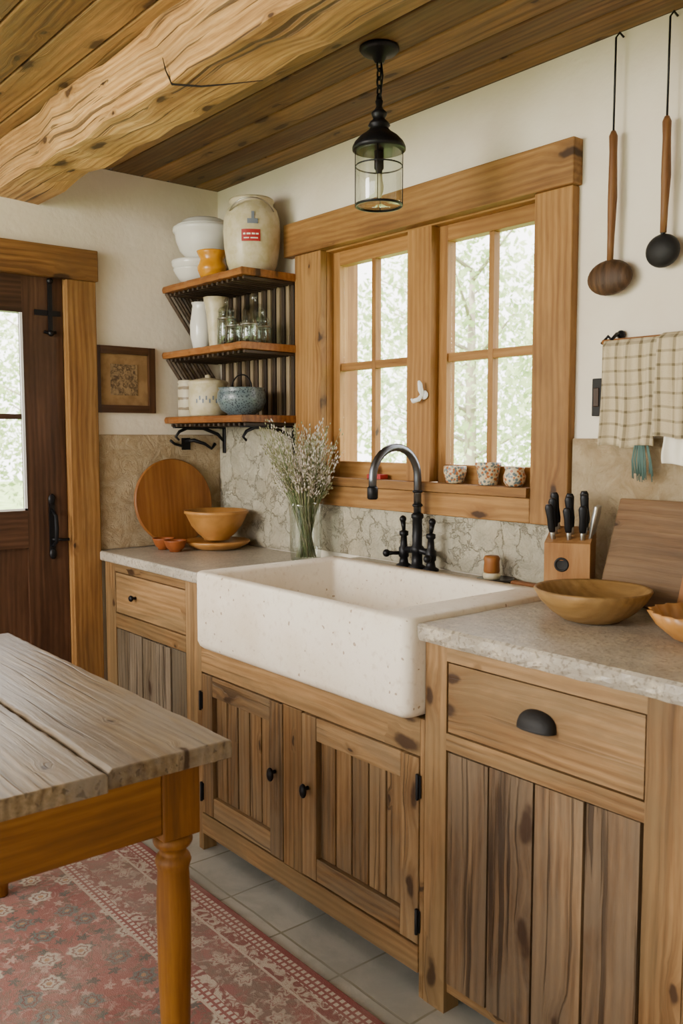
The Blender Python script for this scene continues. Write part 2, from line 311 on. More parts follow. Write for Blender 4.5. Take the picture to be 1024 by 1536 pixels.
# ------------------------------------------------------------------ mesh builder
class MB:
    def __init__(s): s.v=[];s.f=[];s.mi=[];s.sm=[];s.gc=[];s.rn=[];s.mats=[]
    def add(s,vs,fs,mat,gc=None,smooth=False,g=None,M4=None,rn=None):
        mat=M[mat] if isinstance(mat,str) else mat
        if mat not in s.mats: s.mats.append(mat)
        k=s.mats.index(mat); o=len(s.v); r=random.random() if rn is None else rn
        vs=[Vector(v) for v in vs]
        if gc is None:
            lo=[min(v[i] for v in vs) for i in range(3)]; hi=[max(v[i] for v in vs) for i in range(3)]
            if g is None: g=max(range(3),key=lambda i:hi[i]-lo[i])
            else: g='xyz'.index(g)
            rest=[i for i in range(3) if i!=g]
            rest.sort(key=lambda i:-(hi[i]-lo[i]))
            gc=[(v[g]+r*7.3,v[rest[0]]+r*11.7,v[rest[1]]+r*5.1) for v in vs]
        if M4 is not None: vs=[M4@v for v in vs]
        s.v+= [tuple(v) for v in vs]; s.gc+=gc; s.rn+=[r]*len(vs)
        for f in fs: s.f.append([o+i for i in f]); s.mi.append(k); s.sm.append(smooth)
    def box(s,x0,x1,y0,y1,z0,z1,mat,g=None,M4=None,rn=None):
        if x1<x0:x0,x1=x1,x0
        if y1<y0:y0,y1=y1,y0
        if z1<z0:z0,z1=z1,z0
        vs=[(x,y,z) for z in (z0,z1) for y in (y0,y1) for x in (x0,x1)]
        s.add(vs,[(0,2,3,1),(4,5,7,6),(0,1,5,4),(2,6,7,3),(0,4,6,2),(1,3,7,5)],mat,g=g,M4=M4,rn=rn)
    def beam(s,x0,x1,y0,y1,z0,z1,mat,n=24,amp=.006,seed=0):
        rnd=random.Random(seed); vs=[];fs=[];gc=[]
        for i in range(n+1):
            x=x0+(x1-x0)*i/n; s1=.006*math.sin(x*2.3+1)
            per=0
            pts=((y0,z0),((y0+y1)/2,z0-.004),(y1,z0),(y1,(z0+z1)/2),(y1,z1),((y0+y1)/2,z1),(y0,z1),(y0,(z0+z1)/2))
            for (y,z) in pts:
                vs.append((x,y+s1+rnd.uniform(-amp,amp),z+rnd.uniform(-amp,amp))); gc.append((x,y*.9-z*1.1,y+z))
        for i in range(n):
            for j in range(8):
                a=i*8+j;b=i*8+(j+1)%8; fs.append((a,b,b+8,a+8))
        fs.append(tuple(range(8))[::-1]); fs.append(tuple(range(n*8,n*8+8)))
        s.add(vs,fs,mat,gc=gc,rn=.55)
    def loft(s,loops,mat,cap0=True,cap1=True,smooth=True,closed=False,g='z',M4=None):
        n=len(loops[0]); vs=[p for L in loops for p in L]; fs=[]
        K=len(loops)
        for i in range(K if closed else K-1):
            a=i*n;b=((i+1)%K)*n
            for j in range(n): fs.append((a+j,a+(j+1)%n,b+(j+1)%n,b+j))
        if not closed:
            if cap0: fs.append(tuple(range(n))[::-1])
            if cap1: fs.append(tuple(range((K-1)*n,K*n)))
        s.add(vs,fs,mat,smooth=smooth,g=g,M4=M4)
    def lathe(s,prof,mat,c=(0,0,0),n=36,M4=None,cap0=True,cap1=True,smooth=True,g='z'):
        loops=[[(c[0]+r*math.cos(2*pi*j/n),c[1]+r*math.sin(2*pi*j/n),c[2]+z) for j in range(n)] for r,z in prof]
        s.loft(loops,mat,cap0,cap1,smooth,g=g,M4=M4)
    def tube(s,pts,r,mat,n=8,closed=False,M4=None,flat=1.0):
        pts=[Vector(p) for p in pts]; K=len(pts); rs=r if isinstance(r,(list,tuple)) else [r]*K
        loops=[]; up=None
        for i,p in enumerate(pts):
            if closed: t=(pts[(i+1)%K]-pts[i-1])
            else: t=(pts[min(i+1,K-1)]-pts[max(i-1,0)])
            t.normalize()
            if up is None:
                up=Vector((0,0,1)) if abs(t.z)<.9 else Vector((1,0,0))
            a=(up-t*up.dot(t)).normalized(); b=t.cross(a); up=a
            loops.append([tuple(p+a*(rs[i]*math.cos(2*pi*j/n))+b*(rs[i]*flat*math.sin(2*pi*j/n))) for j in range(n)])
        s.loft(loops,mat,closed=closed,g=None,M4=M4)
    def ball(s,c,r,mat,n=12,sc=(1,1,1)):
        m=max(4,n//2); loops=[]
        for i in range(m+1):
            a=-pi/2+pi*i/m; rr=max(1e-4,math.cos(a))
            loops.append([(c[0]+r*sc[0]*rr*math.cos(2*pi*j/n),c[1]+r*sc[1]*rr*math.sin(2*pi*j/n),c[2]+r*sc[2]*math.sin(a)) for j in range(n)])
        s.loft(loops,mat)
    def done(s,name,bevel=0,seg=2,recalc=True,angle=35):
        me=bpy.data.meshes.new(name); me.from_pydata(s.v,[],s.f)
        for m in s.mats: me.materials.append(m)
        me.polygons.foreach_set('material_index',s.mi); me.polygons.foreach_set('use_smooth',s.sm)
        a=me.attributes.new('gc','FLOAT_VECTOR','POINT'); a.data.foreach_set('vector',[q for p in s.gc for q in p])
        b=me.attributes.new('rnd','FLOAT','POINT'); b.data.foreach_set('value',s.rn)
        if recalc:
            bm=bmesh.new(); bm.from_mesh(me); bmesh.ops.recalc_face_normals(bm,faces=bm.faces); bm.to_mesh(me); bm.free()
        me.update(); ob=bpy.data.objects.new(name,me); bpy.context.scene.collection.objects.link(ob)
        if bevel:
            md=ob.modifiers.new('bevel','BEVEL'); md.width=bevel; md.segments=seg; md.limit_method='ANGLE'; md.angle_limit=math.radians(angle); md.harden_normals=False
        return ob
def rr(x0,x1,y0,y1,r,z,k=6):
    out=[]
    for cx,cy,a0 in ((x1-r,y1-r,0),(x0+r,y1-r,pi/2),(x0+r,y0+r,pi),(x1-r,y0+r,1.5*pi)):
        for i in range(k+1):
            a=a0+pi/2*i/k; out.append((cx+r*math.cos(a),cy+r*math.sin(a),z))
    return out

ZC=2.375
WX0,WX1,WZ0,WZ1=.742,1.71,1.165,2.01   # window opening
RXW,RYF=4.7,-4.6                        # right wall x, front wall y
# ------------------------------------------------------------------ shell
b=MB()
b.box(-.15,WX0-.03,0,.15,0,ZC,'wall'); b.box(WX1+.03,RXW+.15,0,.15,0,ZC,'wall')
b.box(WX0-.03,WX1+.03,0,.15,0,WZ0-.03,'wall'); b.box(WX0-.03,WX1+.03,0,.15,WZ1+.03,ZC,'wall')
b.done('wall_back')
DY0,DY1,DZ=-1.56,-.688,1.94
b=MB()
b.box(-.15,0,DY1+.02,0,0,ZC,'wall'); b.box(-.15,0,RYF-.15,DY0-.02,0,ZC,'wall'); b.box(-.15,0,DY0-.02,DY1+.02,DZ+.02,ZC,'wall')
b.done('wall_left')
b=MB(); b.box(RXW,RXW+.15,RYF-.15,0,0,ZC,'wall'); b.done('wall_right')  # unseen wall, added to close the room against flat ambient light
b=MB(); fx0,fx1,fz0,fz1=.25,3.9,.45,2.25
b.box(0,fx0,RYF-.15,RYF,0,ZC,'wall'); b.box(fx1,RXW,RYF-.15,RYF,0,ZC,'wall'); b.box(fx0,fx1,RYF-.15,RYF,0,fz0,'wall'); b.box(fx0,fx1,RYF-.15,RYF,fz1,ZC,'wall'); b.done('wall_front')  # unseen wall added to cut flat ambient light, opening shaped for skylight
b=MB(); k=4  # unseen window, added so skylight enters from behind the camera
for i in range(k+1):
    xx=fx0+(fx1-fx0-.05)*i/k; b.box(xx,xx+.05,RYF-.1,RYF-.05,fz0,fz1,'sash',g='z')
b.box(fx0,fx1,RYF-.1,RYF-.05,fz0,fz0+.05,'sash',g='x'); b.box(fx0,fx1,RYF-.1,RYF-.05,fz1-.05,fz1,'sash',g='x'); b.done('added_window',.003)
b=MB(); b.box(-.15,RXW+.15,RYF-.15,.15,-.08,0,'floor'); b.done('floor')
b=MB(); y=0.0
b.box(-.15,RXW+.15,RYF-.15,.15,ZC+.02,ZC+.1,'dark')
while y>RYF:
    w=random.choice((.115,.125,.135,.14)); x=0-random.uniform(0,.1)
    while x<RXW:
        L=random.uniform(2.2,4.2); b.box(max(x,0),min(x+L-.003,RXW),y-w+.006,y,ZC,ZC+.022,'ceil',g='x'); x+=L
    y-=w
b.done('ceiling',.004,2)
b=MB(); b.beam(0.001,RXW,-.955,-.785,2.205,ZC,'beam',40,.009,seed=3)
b.tube([(1.30,-.961,2.27),(1.315,-.961,2.235),(1.33,-.953,2.200),(1.38,-.90,2.193),(1.43,-.86,2.193),(1.50,-.80,2.196)],[.001,.002,.003,.0025,.002,.001],'dark',5)
b.done('ceiling_beam',.016,3)

# ------------------------------------------------------------------ window
b=MB()
b.box(.53,1.848,-.042,0,2.015,2.137,'trim',g='x')
b.box(.585,WX0,-.03,0,WZ0,2.015,'trim',g='z'); b.box(WX1,1.84,-.03,0,WZ0-.075,2.015,'trim',g='z')
b.box(.585,WX1,-.03,0,WZ0-.075,WZ0-.002,'trim',g='x')
b.done('trim_1',.004)
b=MB()
b.box(WX0-.028,WX0,0,.15,WZ0,WZ1,'sash',g='z'); b.box(WX1,WX1+.028,0,.15,WZ0,WZ1,'sash',g='z')
b.box(WX0-.028,WX1+.028,0,.15,WZ1,WZ1+.028,'sash',g='x'); b.box(WX0-.028,WX1+.028,.0,.15,WZ0-.028,WZ0+.02,'sash',g='x')
b.box(WX0,WX1,-.045,.0,WZ0,WZ0+.028,'trim',g='x')
b.box(1.172,1.282,-.005,.1,WZ0+.028,WZ1,'sash',g='z')
def sash(x0,x1):
    z0,z1=WZ0+.02,WZ1; y0,y1=.032,.072; s=.036
    b.box(x0,x0+s,y0,y1,z0,z1,'sash',g='z'); b.box(x1-s,x1,y0,y1,z0,z1,'sash',g='z')
    b.box(x0+s,x1-s,y0,y1,z1-.05,z1,'sash',g='x'); b.box(x0+s,x1-s,y0,y1,z0,z0+.065,'sash',g='x')
    xm=(x0+x1)/2; zm=1.594
    b.box(xm-.010,xm+.010,y0+.006,y1-.006,z0+.065,z1-.05,'sash',g='z')
    b.box(x0+s,x1-s,y0+.008,y1-.008,zm-.014,zm+.014,'sash',g='x')
    b.box(x0+s,x1-s,.051,.054,z0+.065,z1-.05,'pane')
sash(WX0,1.172); sash(1.282,WX1)
b.lathe([(.001,0),(.014,.002),(.016,.008),(.010,.014),(.001,.015)],'latch',M4=Matrix.Translation((1.262,-.005,1.475))@Matrix.Rotation(pi/2,4,'X'),n=16)
b.tube([(1.262,-.02,1.475),(1.262,-.028,1.49),(1.26,-.03,1.51),(1.255,-.03,1.52)],[.007,.009,.008,.004],'latch',8)
b.tube([(1.262,-.02,1.475),(1.255,-.03,1.46),(1.235,-.035,1.455),(1.225,-.033,1.462)],[.006,.008,.008,.004],'latch',8)
b.done('window_1',.003)

# ------------------------------------------------------------------ door + trim
b=MB()
b.box(0,.036,-1.72,-.562,1.935,2.052,'trim',g='y'); b.box(0,.028,DY1,-.57,0,1.935,'trim',g='z'); b.box(0,.028,-1.68,DY0,0,1.935,'trim',g='z')
b.box(-.15,0,DY1,DY1+.02,0,DZ+.02,'trim',g='z'); b.box(-.15,0,DY0-.02,DY0,0,DZ+.02,'trim',g='z'); b.box(-.15,0,DY0,DY1,DZ,DZ+.02,'trim',g='y')
b.box(-.085,-.06,DY1-.012,DY1,0,DZ,'trim',g='z')
b.done('trim_2',.004)
b=MB()
X0,X1=-.055,-.012
st=.158
b.box(X0,X1,DY1-st,DY1-.003,0.01,DZ-.002,'darkdoor',g='z'); b.box(X0,X1,DY0+.004,DY0+st,0.01,DZ-.002,'darkdoor',g='z')
b.box(X0,X1,DY0+st,DY1-st,1.80,DZ-.002,'darkdoor',g='y'); b.box(X0,X1,DY0+st,DY1-st,.92,1.062,'darkdoor',g='y'); b.box(X0,X1,DY0+st,DY1-st,0.01,.2,'darkdoor',g='y')
b.box(X0+.01,X1-.016,DY0+st,DY1-st,.2,.92,'darkdoor',g='z')
b.box(X0+.008,X1-.008,DY0+st,DY1-st,1.405,1.425,'darkdoor',g='y')
ym=(DY0+DY1)/2
b.box(X0+.008,X1-.008,ym-.01,ym+.01,1.062,1.80,'darkdoor',g='z'); b.box(X0,X1,ym-.05,ym+.05,.2,.92,'darkdoor',g='z')
b.box(-.036,-.033,DY0+st,DY1-st,1.062,1.80,'pane')
b.box(X1-.004,X1+.002,DY1-st-.010,DY1-st,1.062,1.80,'latch'); b.box(X1-.004,X1+.002,DY0+st,DY1-st,1.062,1.070,'latch')
b.box(-.012,-.006,-.80,-.70,1.795,1.815,'iron'); b.box(-.012,-.002,-.748,-.733,1.73,1.925,'iron'); b.ball((-.004,-.74,1.925),.013,'iron'); b.ball((-.004,-.74,1.73),.012,'iron')
b.tube([(-.008,-.765,1.735),(-.004,-.745,1.73),(-.004,-.72,1.735)],.006,'iron')
b.box(-.012,-.006,-.765,-.742,.895,1.10,'iron'); b.ball((-.006,-.753,1.10),.015,'iron',sc=(.6,1,1.5)); b.ball((-.006,-.753,.89),.015,'iron',sc=(.6,1,1.5))
b.tube([(-.006,-.753,1.06),(.03,-.753,1.04),(.035,-.753,.99),(.03,-.753,.94),(-.006,-.753,.92)],[.006,.007,.009,.007,.006],'iron')
b.tube([(-.006,-.753,.945),(.02,-.725,.945),(.025,-.70,.945)],.006,'iron')
b.done('door_1',.003)

# ------------------------------------------------------------------ backsplash
b=MB(); b.box(.001,.015,-.568,-.001,.891,1.348,'splash2'); b.done('travertine_backsplash',.004)
b=MB(); b.box(.016,.584,-.014,-.001,.891,1.40,'splash'); b.box(.584,1.842,-.014,-.001,.916,1.09,'splash'); b.done('stone_backsplash',.003)
b=MB(); b.box(1.842,4.6,-.014,-.001,.916,1.335,'splash2'); b.done('travertine_backsplash',.003)
# ------------------------------------------------------------------ counters
b=MB(); b.box(.016,.948,-.578,-.015,.852,.89,'counter'); b.done('countertop',.008,3)
def slab(name,x0,x1,y0,y1,z0,z1):
    b=MB(); rnd=random.Random(5); n=90; vs=[];fs=[]
    for i in range(n+1):
        x=x0+(x1-x0)*i/n; e=lambda a:rnd.uniform(-a,a)
        vs+=[(x,y1,z0),(x,y0+.006+e(.002),z0+.002+e(.001)),(x,y0+e(.003),z0+.012+e(.002)),(x,y0+e(.003),(z0+z1)/2+e(.003)),(x,y0+e(.001),z1-.006),(x,y0+.006,z1),(x,y1,z1)]
    for i in range(n):
        for j in range(7):
            a=i*7+j;c=i*7+(j+1)%7; fs.append((a,c,c+7,a+7))
    fs.append(tuple(range(7))); fs.append(tuple(range(n*7,n*7+7))[::-1])
    b.add(vs,fs,'counter'); return b.done(name)
slab('countertop',1.902,3.9,-.662,-.015,.873,.915)
b=MB(); b.box(.948,1.90,-.118,-.015,.872,.915,'counter'); b.done('countertop',.005)

# ------------------------------------------------------------------ cabinets
def cup_pull(b,x,y,z,w=.046,dp=.030,h=.040):
    n=10; m=18; vs=[];fs=[]
    for sh in (1.0,.90):
        for i in range(m+1):
            th=pi*i/m
            for j in range(n+1):
                ph=pi/2*j/n
                vs.append((x-w*sh*math.cos(th), y-.001-dp*sh*math.sin(ph)*max(.0,math.sin(th))**.6, z-.016+h*sh*math.cos(ph)*max(0,math.sin(th))**.6))
    N=(m+1)*(n+1)
    for i in range(m):
        for j in range(n):
            a=i*(n+1)+j; fs.append((a,a+1,a+n+2,a+n+1)); fs.append((N+a,N+a+n+1,N+a+n+2,N+a+1))
        a=i*(n+1)+n; fs.append((a,a+n+1,N+a+n+1,N+a))
    b.add(vs,fs,'ironmat',smooth=True)
def knob(b,x,y,z,r=.013):
    b.lathe([(.006,0),(.005,.012),(r*.8,.016),(r,.022),(r*.7,.028),(.001,.030)],'iron',M4=Matrix.Translation((x,y,z))@Matrix.Rotation(pi/2,4,'X'),n=16)
def hinge(b,x,y,z):
    b.box(x-.008,x+.008,y-.004,y,z-.028,z+.028,'iron'); b.tube([(x,y-.006,z-.032),(x,y-.006,z+.032)],.005,'iron')
def drawer_cab(name,x0,x1,s0,s1,yf,zt,dz0,dz1,pz0,pz1,nb,pmat,pull,leg):
    b=MB(); t=.022; xa,xb=x0+s0,x1-s1
    b.box(x0,x0+s0,yf,yf+.05,leg,zt,'cab',g='z'); b.box(x1-s1,x1,yf,yf+.05,leg,zt,'cab',g='z')
    b.box(xa,xb,yf,yf+t,dz1+.004,zt,'cab',g='x'); b.box(xa,xb,yf,yf+t,pz1+.003,dz0-.004,'cab',g='x')
    b.box(xa,xb,yf+.01,yf+t,.05,pz0-.003,'cab',g='x')
    b.box(x0+.01,x1-.01,yf+.03,-.03,.06,zt-.002,'dark')
    b.box(xa+.004,xb-.004,yf+.002,yf+t,dz0,dz1,'cab',g='x',rn=.62)
    w=(xb-xa-.008)/nb
    for i in range(nb):
        b.box(xa+.004+w*i,xa+.004+w*(i+1)-.006,yf+random.uniform(.0,.005),yf+t,pz0,pz1-random.uniform(0,.003),pmat,g='z')
    if pull=='cup': cup_pull(b,(xa+xb)/2+.005,yf+.002,(dz0+dz1)/2+.008)
    else: knob(b,(xa+xb)/2-.10,yf+.002,(dz0+dz1)/2)
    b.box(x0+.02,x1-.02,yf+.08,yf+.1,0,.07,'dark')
    return b.done(name,.003)
drawer_cab('drawer_base_cabinet',1.903,2.555,.067,.083,-.635,.872,.674,.832,.075,.628,4,'barn','cup',0)
drawer_cab('drawer_base_cabinet',2.557,3.25,.03,.083,-.635,.872,.674,.832,.075,.628,4,'barn','cup',0)
drawer_cab('side_base_cabinet',.02,.86,.087,.205,-.555,.851,.656,.812,.075,.592,5,'barngrey','knob',0)
b=MB(); yf=-.635
b.box(.865,.893,yf,yf+.05,.0,.684,'cab',g='z'); b.box(1.338,1.425,yf,yf+.022,.125,.59,'cab',g='z'); b.box(1.887,1.901,yf,yf+.04,.0,.684,'cab',g='z')
b.box(.893,1.887,yf,yf+.03,.592,.684,'cab',g='x'); b.box(.893,1.887,yf-.004,yf+.03,.06,.126,'cab',g='x')
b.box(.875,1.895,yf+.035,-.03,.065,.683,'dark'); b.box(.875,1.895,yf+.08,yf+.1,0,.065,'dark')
def bdoor(x0,x1,z0,z1):
    y=yf-.002; s=.062
    b.box(x0,x0+s,y,y+.022,z0,z1,'bead',g='z'); b.box(x1-s,x1,y,y+.022,z0,z1,'bead',g='z')
    b.box(x0+s+.001,x1-s-.001,y+.001,y+.022,z1-.064,z1,'bead',g='x'); b.box(x0+s+.001,x1-s-.001,y+.001,y+.022,z0,z0+.064,'bead',g='x')
    n=5; w=(x1-x0-2*s)/n
    for i in range(n): b.box(x0+s+w*i+.003,x0+s+w*(i+1)-.003,y+.015,y+.024,z0+.064,z1-.064,'bead',g='z')
    b.box(x0+s,x1-s,y+.024,y+.03,z0+.06,z1-.06,'dark')
bdoor(.896,1.335,.13,.587); bdoor(1.428,1.884,.13,.587)
for x in (1.303,1.458):
    b.tube([(x,yf-.003,.385),(x,yf-.018,.385)],.006,'iron'); b.ball((x,yf-.022,.38),.013,'iron',sc=(1,.7,1.6))
for x,z in ((.896,.50),(.896,.20),(1.886,.52),(1.886,.19)): hinge(b,x,yf-.002,z)
b.done('sink_base_cabinet',.003)

# ------------------------------------------------------------------ sink
b=MB(); x0,x1,y0,y1,z0,z1=.95,1.90,-.694,-.12,.686,.928; L=[]
for ins,z in ((.03,z0),(.016,z0+.004),(.006,z0+.013),(.0,z0+.028),(.0,z1-.010),(.002,z1-.004),(.007,z1)): L.append(rr(x0+ins,x1-ins,y0+ins,y1-ins,.032-ins*.6,z,8))
ix0,ix1,iy0,iy1=1.0,1.79,-.668,-.17
for ins,z in ((.0,z1),(.005,z1-.003),(.008,z1-.010),(.016,z0+.07),(.024,z0+.048),(.05,z0+.04)): L.append(rr(ix0+ins,ix1-ins,iy0+ins,iy1-ins,.018,z,8))
b.loft(L,'sink'); b.lathe([(.045,0),(.045,.004),(.03,.003),(.001,.001)],'silver',c=(1.40,-.4,z0+.04),n=24)
b.done('farmhouse_sink')
# ------------------------------------------------------------------ faucet
b=MB(); fx,fy=1.292,-.068; zt=.916
for dx in (-.062,.062):
    b.lathe([(.026,0),(.026,.006),(.016,.012),(.013,.03),(.017,.034),(.017,.062),(.012,.068),(.010,.10),(.015,.104),(.015,.116),(.006,.12)],'iron',c=(fx+dx,fy,zt),n=20)
    d=-1 if dx<0 else 1
    b.tube([(fx+dx,fy,zt+.045),(fx+dx+d*.02,fy-.03,zt+.045),(fx+dx+d*.03,fy-.045,zt+.045)],[.007,.006,.009],'iron'); b.ball((fx+dx+d*.032,fy-.048,zt+.045),.013,'iron')
    b.tube([(fx+dx,fy,zt+.12),(fx+dx+d*.005,fy,zt+.15)],[.006,.009],'iron'); b.ball((fx+dx+d*.005,fy,zt+.156),.012,'iron')
b.tube([(fx-.062,fy,zt+.055),(fx,fy,zt+.062),(fx+.062,fy,zt+.055)],.011,'iron',12)
b.lathe([(.028,0),(.028,.008),(.018,.014),(.017,.05),(.022,.055),(.022,.07),(.016,.076),(.016,.16),(.020,.165),(.020,.175),(.014,.18)],'iron',c=(fx,fy,zt),n=24)
pts=[(fx,fy,zt+.17),(fx,fy,zt+.295)]
R=.096
for i in range(1,15):
    a=pi*i/14; pts.append((fx,fy-R+R*math.cos(a),zt+.295+R*math.sin(a)))
pts.append((fx,fy-2*R,zt+.265))
b.tube(pts,.0125,'steel',14)
b.lathe([(.014,0),(.017,-.005),(.017,-.035),(.013,-.04)],'iron',c=(fx,fy-2*R,zt+.272),n=18)
b.lathe([(.015,0),(.018,.004),(.015,.010)],'iron',c=(fx,fy,zt+.20),n=18); b.lathe([(.015,0),(.017,.004),(.015,.008)],'iron',c=(fx,fy,zt+.245),n=18)
b.done('bridge_faucet')

# ------------------------------------------------------------------ table
b=MB(); ys=[-1.167,-1.43,-1.70,-1.98]
for i in range(3):
    xr=1.92+(.0,.012,.004)[i]; x_l=.70
    rnd=random.Random(20+i); n=40; vs=[];fs=[]
    for k in range(n+1):
        x=x_l+(xr-x_l)*k/n; e=rnd.uniform(-.002,.002); e2=rnd.uniform(-.002,.002)
        ya,yb=ys[i+1]+.0035,ys[i]-.0035
        vs+=[(x,ya+e,.724),(x,ya+e,.756),(x,ya+.006+e,.761),(x,yb-.006+e2,.761),(x,yb+e2,.755),(x,yb+e2,.724)]
    for k in range(n):
        for j in range(6):
            a=k*6+j;c=k*6+(j+1)%6; fs.append((a,c,c+6,a+6))
    fs.append(tuple(range(6))); fs.append(tuple(range(n*6,n*6+6))[::-1]); b.add(vs,fs,'tabletop',rn=(.35,.6,.5)[i])
for lx in (.78,1.82):
    for ly in (-1.25,-1.90):
        b.box(lx-.04,lx+.04,ly-.04,ly+.04,.565,.7235,'tableleg',g='z')
        b.lathe([(.030,.565),(.036,.56),(.040,.55),(.036,.54),(.027,.535),(.026,.525),(.033,.518),(.036,.508),(.033,.499),(.031,.49),(.034,.42),(.033,.3),(.028,.12),(.022,.009)],'tableleg',c=(lx,ly,0),n=28)
b.box(1.835,1.856,-1.86,-1.29,.58,.7235,'tableleg',g='y'); b.box(.744,.765,-1.86,-1.29,.58,.7235,'tableleg',g='y')
b.box(.82,1.78,-1.235,-1.215,.58,.7235,'tableleg',g='x'); b.box(.82,1.78,-1.935,-1.915,.58,.7235,'tableleg',g='x')
b.done('dining_table',.0035)
b=MB(); b.box(RX0,RX1,RY0,RY1,0.0005,.008,'rug'); b.done('area_rug',.003)

# ------------------------------------------------------------------ pendant
b=MB(); px,py=1.495,-.42
b.lathe([(.001,ZC),(.052,ZC),(.054,ZC-.006),(.046,ZC-.016),(.02,ZC-.024),(.012,ZC-.04),(.001,ZC-.042)],'iron',c=(px,py,0),n=28)
z=ZC-.035; i=0
while z>2.235:
    pts=[]
    for k in range(12):
        a=2*pi*k/12; u,w=.0075*math.cos(a),.015*math.sin(a)
        pts.append((px+(u if i%2 else 0),py+(0 if i%2 else u),z-.012+w))
    b.tube(pts,.0028,'iron',6,closed=True); z-=.022; i+=1
b.tube([(px+.006,py,ZC-.03),(px+.010,py+.004,2.30),(px,py,2.22)],.0022,'iron',6)
b.lathe([(.005,2.245),(.011,2.235),(.008,2.222),(.013,2.213),(.022,2.205),(.020,2.198),(.015,2.190),(.026,2.180),(.030,2.172),(.024,2.166),(.034,2.155),(.052,2.143),(.066,2.128),(.072,2.116),(.072,2.108),(.066,2.106),(.001,2.106)],'iron',c=(px,py,0),n=36)
gp=[(.061,2.106),(.062,2.06),(.062,1.970),(.058,1.962),(.001,1.960)]
b.lathe(gp,'glass',c=(px,py,0),n=36,cap0=False,cap1=False)
b.lathe([(.0635,2.068),(.0635,2.064),(.0625,2.064),(.0625,2.068)],'iron',c=(px,py,0),n=36,cap0=False,cap1=False)
for k in range(4):
    a=pi/4+pi/2*k; b.tube([(px+.064*math.cos(a),py+.064*math.sin(a),2.106),(px+.064*math.cos(a),py+.064*math.sin(a),1.962)],.0014,'iron',5)
b.lathe([(.0645,1.966),(.0645,1.960),(.060,1.960),(.060,1.966)],'iron',c=(px,py,0),n=36,cap0=False,cap1=False)
b.lathe([(.013,2.106),(.013,2.06),(.009,2.055),(.009,2.045)],'iron',c=(px,py,0),n=16)
b.lathe([(.008,2.05),(.010,2.03),(.013,2.015),(.012,2.0),(.006,1.985),(.001,1.982)],'bulb',c=(px,py,0),n=16)
b.done('pendant_lantern')

# ------------------------------------------------------------------ shelf unit
b=MB(); SH=(1.95,1.685,1.42)
for k,z in enumerate(SH):
    rnd=random.Random(k); n=20; vs=[];fs=[]
    for i in range(n+1):
        x=.002+.59*i/n; e=rnd.uniform(-.004,.004)
        vs+=[(x,-.022,z-.028),(x,-.272+e,z-.026),(x,-.276+e,z-.012),(x,-.270+e,z),(x,-.022,z)]
    for i in range(n):
        for j in range(5):
            a=i*5+j;c=i*5+(j+1)%5; fs.append((a,c,c+5,a+5))
    fs.append(tuple(range(5))); fs.append(tuple(range(n*5,n*5+5))[::-1]); b.add(vs,fs,'shelf',g='x')
x=.05; i=0
while x<.58:
    b.box(x,x+.020,-.021,-.003,1.405,1.945,'slat' if i%2==0 else 'slat2',g='z'); x+=.031; i+=1
for (zt_,zb_) in ((1.922,1.685),(1.657,1.42)):
    for k in range(8):
        y0=-.262+k*.034; dy=.17; z1=zb_; ye=y0+dy
        if ye>-.03: z1=zt_-(zt_-zb_)*(-.03-y0)/dy; ye=-.03
        if zt_-z1<.04: continue
        b.tube([(.020,y0,zt_),(.020,ye,z1)],.0075,'slat',6,flat=1.6)
for z in SH:
    for k in range(16):
        x=.03+k*.036
        b.box(x,x+.012,-.255,-.03,z-.040,z-.0285,'slat',g='y')
for x in (.06,.56):
    b.tube([(x,-.02,1.32),(x,-.05,1.35),(x,-.12,1.375),(x,-.2,1.375),(x,-.235,1.36),(x,-.25,1.34),(x,-.235,1.325)],[.006,.008,.008,.008,.007,.006,.005],'iron')
    b.box(x-.01,x+.01,-.26,-.02,1.374,1.381,'iron'); b.box(x-.01,x+.01,-.022,-.015,1.27,1.38,'iron')
b.done('wall_shelf',.002,1)

def bowl_prof(r,h,t=.006,foot=.4,pw=.55):
    out=[(r*foot,0),(r*foot,.006)]; n=8
    for i in range(1,n+1):
        q=i/n; out.append((r*(foot+(1-foot)*q**pw),.006+(h-.006)*q))
    inn=[(max(.001,a-t),z+ (t if k<3 else 0)) for k,(a,z) in enumerate(out[1:])][::-1]
    return out+inn+[(.001,.006+t)]
T=SH[0]+.001
b=MB(); b.lathe(bowl_prof(.096,.062,foot=.5),'white',c=(.118,-.175,T)); b.lathe([(.055,.045),(.078,.05),(.099,.075),(.102,.09),(.099,.095),(.001,.095)],'white',c=(.118,-.175,T)); b.done('bowl_stack')
b=MB(); c=(.150,-.155,T+.096)
b.lathe([(.06,0),(.07,.004),(.10,.035),(.116,.075),(.120,.105),(.128,.110),(.128,.124),(.118,.128)],'white',c=c)
b.lathe([(.119,.127),(.114,.134),(.097,.142),(.092,.150),(.074,.160),(.03,.165),(.001,.165)],'white',c=c); b.done('lidded_pot')
b=MB(); c=(.285,-.205,T); b.lathe([(.04,0),(.045,.005),(.056,.03),(.058,.045),(.050,.062),(.046,.075),(.056,.095),(.060,.105),(.056,.106),(.044,.08),(.046,.06),(.001,.04)],'yellow',c=c); b.done('yellow_pot')
b=MB(); c=(.458,-.135,T)
b.lathe([(.074,0),(.080,.004),(.095,.04),(.105,.10),(.108,.16),(.105,.205),(.094,.238),(.082,.252),(.080,.262),(.086,.268),(.084,.276),(.076,.276),(.072,.262)],'cream',c=c,n=48)
b.lathe([(.076,.274),(.078,.280),(.05,.286),(.02,.288),(.001,.288)],'cream',c=c)
